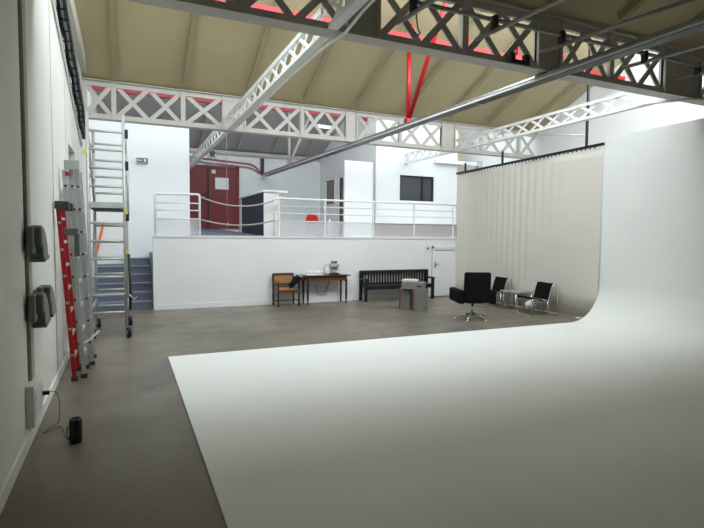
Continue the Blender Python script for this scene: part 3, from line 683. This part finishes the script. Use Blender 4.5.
MB().lathe([(0, 0), (.035, 0), (.042, .07), (.04, .075), (.03, .02), (0, .015)], (0, -.06, .031), 14).obj('cup', mat('cream_glaze', (.75, .66, .48), .3), t)
MB().lathe([(0, 0), (.014, 0), (.014, .02), (0, .02)], (.05, -.11, .23), 10, (0, -1, 0)).obj('knob', BLACK, t)
t = thing('water_jug', 'white jug standing left of the coffee machine on the table', 'jug', (4.555, 11.60, tz)).scale = (1.25, 1.25, 1.15)
t = bpy.data.objects['water_jug']
MB().lathe([(0, 0), (.055, 0), (.062, .03), (.06, .12), (.045, .18), (.05, .2), (.045, .2), (.04, .17), (0, .16)], (0, 0, 0), 18).obj('body', CERAM, t)
MB().tube(fillet([(-.055, 0, .16), (-.10, 0, .15), (-.10, 0, .06), (-.06, 0, .04)], .03), .008, 8).obj('handle', CERAM, t)
MB().lathe([(0, 0), (.03, 0), (.025, .025), (.01, .03), (0, .05)], (0, 0, .19), 12).obj('lid', GALV, t)
tag(MB().box((3.98, 11.40, tz), (4.40, 11.66, tz+.012)).obj('serving_tray', PAPER, bevel=.004), 'flat pale tray under the white cups on the table', 'tray')
order = ['leftmost', 'second from left', 'third from left', 'fourth from left', 'rightmost']
for i, (dx, dy) in enumerate(((0, .02), (.088, -.03), (.176, .03), (.264, -.03), (.335, .04))):
    t = thing('cup', 'small white cup on the table tray, %s of five' % order[i], 'cup', (4.03+dx, 11.53+dy, tz+.013), 0, 'white cups on the tray')
    MB().lathe([(0, 0), (.022, 0), (.036, .03), (.038, .07), (.034, .07), (.03, .03), (0, .012)], (0, 0, 0), 14).obj('bowl', CERAM, t); t.scale = (1.15, 1.15, 1.3)
    MB().tube(fillet([(.034, 0, .055), (.058, 0, .052), (.055, 0, .025), (.032, 0, .02)], .015), .005, 6).obj('handle', CERAM, t)
tag(MB().box((4.85, 11.42, tz), (5.0, 11.54, tz+.02)).obj('napkin_pack', CREAM, bevel=.004), 'small flat cream packet at the right end of the table', 'packet')
# flex under the table and its socket
tag(MB().box((4.75, 11.785, .27), (4.83, 11.80, .35)).obj('wall_outlet', WALL, bevel=.003), 'small white socket low on the wall behind the brown table', 'socket')
pts = [(4.78, 11.775, .31), (4.74, 11.74, .30), (4.60, 11.72, .18), (4.40, 11.73, .14), (4.32, 11.75, .24), (4.42, 11.76, .40), (4.60, 11.74, .48), (4.70, 11.73, .58), (4.72, 11.79, .70)]
pts = [(4.36, 11.77, .46), (4.33, 11.77, .30), (4.40, 11.76, .18), (4.55, 11.76, .20), (4.66, 11.77, .40), (4.72, 11.79, .62), (4.72, 11.785, .76), (4.72, 11.68, .76)]
tag(MB().tube(fillet(pts, .08), .007, 6).obj('power_flex', BLACK), 'black flex hanging in a loop under the brown table', 'cable')

# black slatted bench
t = thing('slatted_bench', 'long black wooden bench with vertical slatted back against the mezzanine wall', 'bench', (6.55, 11.58, 0))
W = 1.0
MB().box((-W-.02, .14, .70), (W+.02, .18, .775)).obj('top_rail', BLKW, t, bevel=.005)
MB().box((-W, .145, .40), (W, .175, .45)).obj('lower_rail', BLKW, t)
n = 24
for k in range(n):
    x = -W+.06+(2*W-.12)*k/(n-1); MB().box((x-.021, .15, .45), (x+.021, .17, .70)).obj('slat', BLKW, t)
MB().box((-W, -.18, .36), (W, .15, .405)).obj('seat', BLKW, t, bevel=.006)
MB().box((-W+.03, -.16, .30), (W-.03, -.13, .36)).obj('front_apron', BLKW, t)
for sx in (-1, 1):
    MB().box((sx*W-.035, -.18, 0), (sx*W+.035, -.115, .57)).obj('leg', BLKW, t, bevel=.004)
    MB().box((sx*W-.035, .13, 0), (sx*W+.035, .185, .775)).obj('leg', BLKW, t, bevel=.004)
    MB().box((sx*W-.04, -.20, .545), (sx*W+.04, .15, .585)).obj('armrest', BLKW, t, bevel=.006)

# stack of grey boxes
import math as _m
ang = math.radians(-50)
def upright_box(cx_, cy_, label):
    t = thing('wooden_box', label, 'box', (cx_, cy_, 0), ang, 'grey posing boxes')
    MB().box((-.13, -.16, 0), (.12, .16, .485)).obj('shell', GREYW, t, bevel=.004)
    MB().box((-.134, -.166, 0), (-.10, -.160, .485)).box((-.136, -.166, 0), (-.13, .16, .485)).obj('ply_edge', EDGE, t)
    return t
upright_box(6.09, 9.69, 'upright grey plywood box with a red-brown edge, nearer one under the stack')
upright_box(5.97, 10.09, 'upright grey plywood box with a red-brown edge, farther left one under the stack')
t = thing('wooden_box', 'flat grey plywood box lying across the two upright boxes', 'box', (6.01, 9.87, .487), math.radians(-40), 'grey posing boxes')
MB().box((-.25, -.20, 0), (.25, .20, .145)).obj('shell', GREYW, t, bevel=.004)
MB().box((.10, -.206, .05), (.20, -.20, .085)).obj('hand_hole', BLACK, t)
fc = tag(MB().box((-.17, -.15, 0), (.17, .15, .06)).obj('folded_cloth', CREAM, bevel=.02), 'cream folded cloth on top of the grey box stack', 'cloth')
fc.location = (5.95, 9.93, .633); fc.rotation_euler = (0, 0, math.radians(-46))

# black swivel armchair, seen from behind
t = thing('swivel_armchair', 'bulky black upholstered swivel armchair with its back to the camera', 'armchair', (6.46, 8.31, 0), math.radians(-20))
for k in range(5):
    a = math.radians(72*k+20); c_, s_ = math.cos(a), math.sin(a)
    MB().tube([(0, 0, .12), (.12*c_, .12*s_, .11), (.33*c_, .33*s_, .035)], .014, 8, rs=[.02, .018, .012]).obj('base_spoke', CHROME, t)
    MB().lathe([(0, 0), (.022, 0), (.022, .012), (.01, .03), (0, .03)], (.33*c_, .33*s_, .0), 10).obj('glide', CHROME, t)
MB().tube([(0, 0, .09), (0, 0, .36)], .026, 12).obj('pedestal', CHROME, t)
MB().box((-.16, -.16, .34), (.16, .16, .375)).obj('swivel_plate', BLACK, t)
MB().box((-.28, -.28, .365), (.28, .36, .50)).obj('seat', BLKF, t, bevel=.035)
MB().prism([(-.265, -.34, .375), (-.265, -.21, .375), (-.265, -.24, .98), (-.265, -.35, .98)], (.53, 0, 0)).obj('backrest', BLKF, t, bevel=.035)
for sx in (-1, 1):
    MB().box((sx*.315-.07, -.33, .35), (sx*.315+.07, .40, .62)).obj('armrest', BLKF, t, bevel=.035)

# two tubular chairs
def tube_chair(x, y, rz, label):
    t = thing('tubular_chair', label, 'chair', (x, y, 0), rz, 'chrome and black chairs by the curtain')
    r = .011
    # local: front is -x, width along y
    for nm, pts in (('front_frame', [(-.10, -.24, .36), (-.38, -.24, .36), (-.36, -.24, r), (-.36, .24, r), (-.38, .24, .36), (-.10, .24, .36)]),
                    ('rear_frame', [(.16, -.25, .66), (.26, -.25, .69), (.33, -.25, r), (.33, .25, r), (.26, .25, .69), (.16, .25, .66)])):
        MB().tube(fillet(pts, .05), r, 10).obj(nm, CHROME, t)
    for sy in (-1, 1):
        MB().tube(fillet([(-.12, .24*sy, .36), (.06, .24*sy, .30), (.14, .245*sy, .62), (.17, .25*sy, .67)], .04), r, 10).obj('side_tube', CHROME, t)
        MB().tube([(.05, .24*sy, .31), (.07, .24*sy, .02), (.32, .24*sy, .013)], r*.9, 8).obj('side_tube', CHROME, t)
    MB().prism([(-.38, -.235, .365), (.05, -.235, .295), (.05, -.235, .34), (-.38, -.235, .41)], (0, .47, 0)).obj('seat', BLKF, t, bevel=.01)
    MB().prism([(.05, -.235, .345), (.08, -.235, .34), (.20, -.235, .69), (.17, -.235, .70)], (0, .47, 0)).obj('backrest', BLKF, t, bevel=.01)
    return t
tube_chair(8.23, 8.31, math.radians(-4), 'black chrome-framed chair in front of the curtain, nearest the cyclorama edge')
tube_chair(8.22, 9.70, math.radians(-4), 'black chrome-framed chair in front of the curtain, half hidden by the swivel armchair')
# glass side table
t = thing('glass_table', 'small low glass table on a chrome frame between the two chrome chairs', 'table', (8.32, 9.10, 0))
MB().box((-.25, -.27, .42), (.25, .27, .432)).obj('glass_top', mat('frosted_grey_glass', (.45, .46, .45), .25, alpha=.7), t)
MB().tube(fillet([(-.25, -.27, .41), (.25, -.27, .41), (.25, .27, .41), (-.25, .27, .41)], .04, closed=True), .011, 8, closed=True).obj('top_frame', CHROME, t)
for sy in (-1, 1):
    MB().tube(fillet([(-.23, .25*sy, .41), (-.23, .25*sy, .011), (.23, .25*sy, .011), (.23, .25*sy, .41)], .05), .011, 8).obj('leg_frame', CHROME, t)
# white rounded bag on the floor
rows = []
for i in range(11):
    a = math.pi*i/10; r = []
    for k in range(17):
        p = 2*math.pi*k/16; q = 1+.05*math.sin(3*p+2*i)
        r.append((8.40+.125*math.sin(a)*math.cos(p)*q, 8.72+.11*math.sin(a)*math.sin(p)*q, .125-.125*math.cos(a)*(1 if i > 5 else .98)))
    rows.append(r)
tag(MB().grid(rows).obj('round_bag', BAG), 'white rounded bag on the floor behind the nearest chrome chair', 'bag')
tag(MB().box((8.52, 7.46, 0), (8.62, 7.56, .03)).obj('paper_scrap', PAPER, bevel=.008), 'tiny white scrap on the floor at the curtain foot by the cyclorama edge', 'scrap')

for o in bpy.data.objects:
    if 'wc' in o: del o['wc']
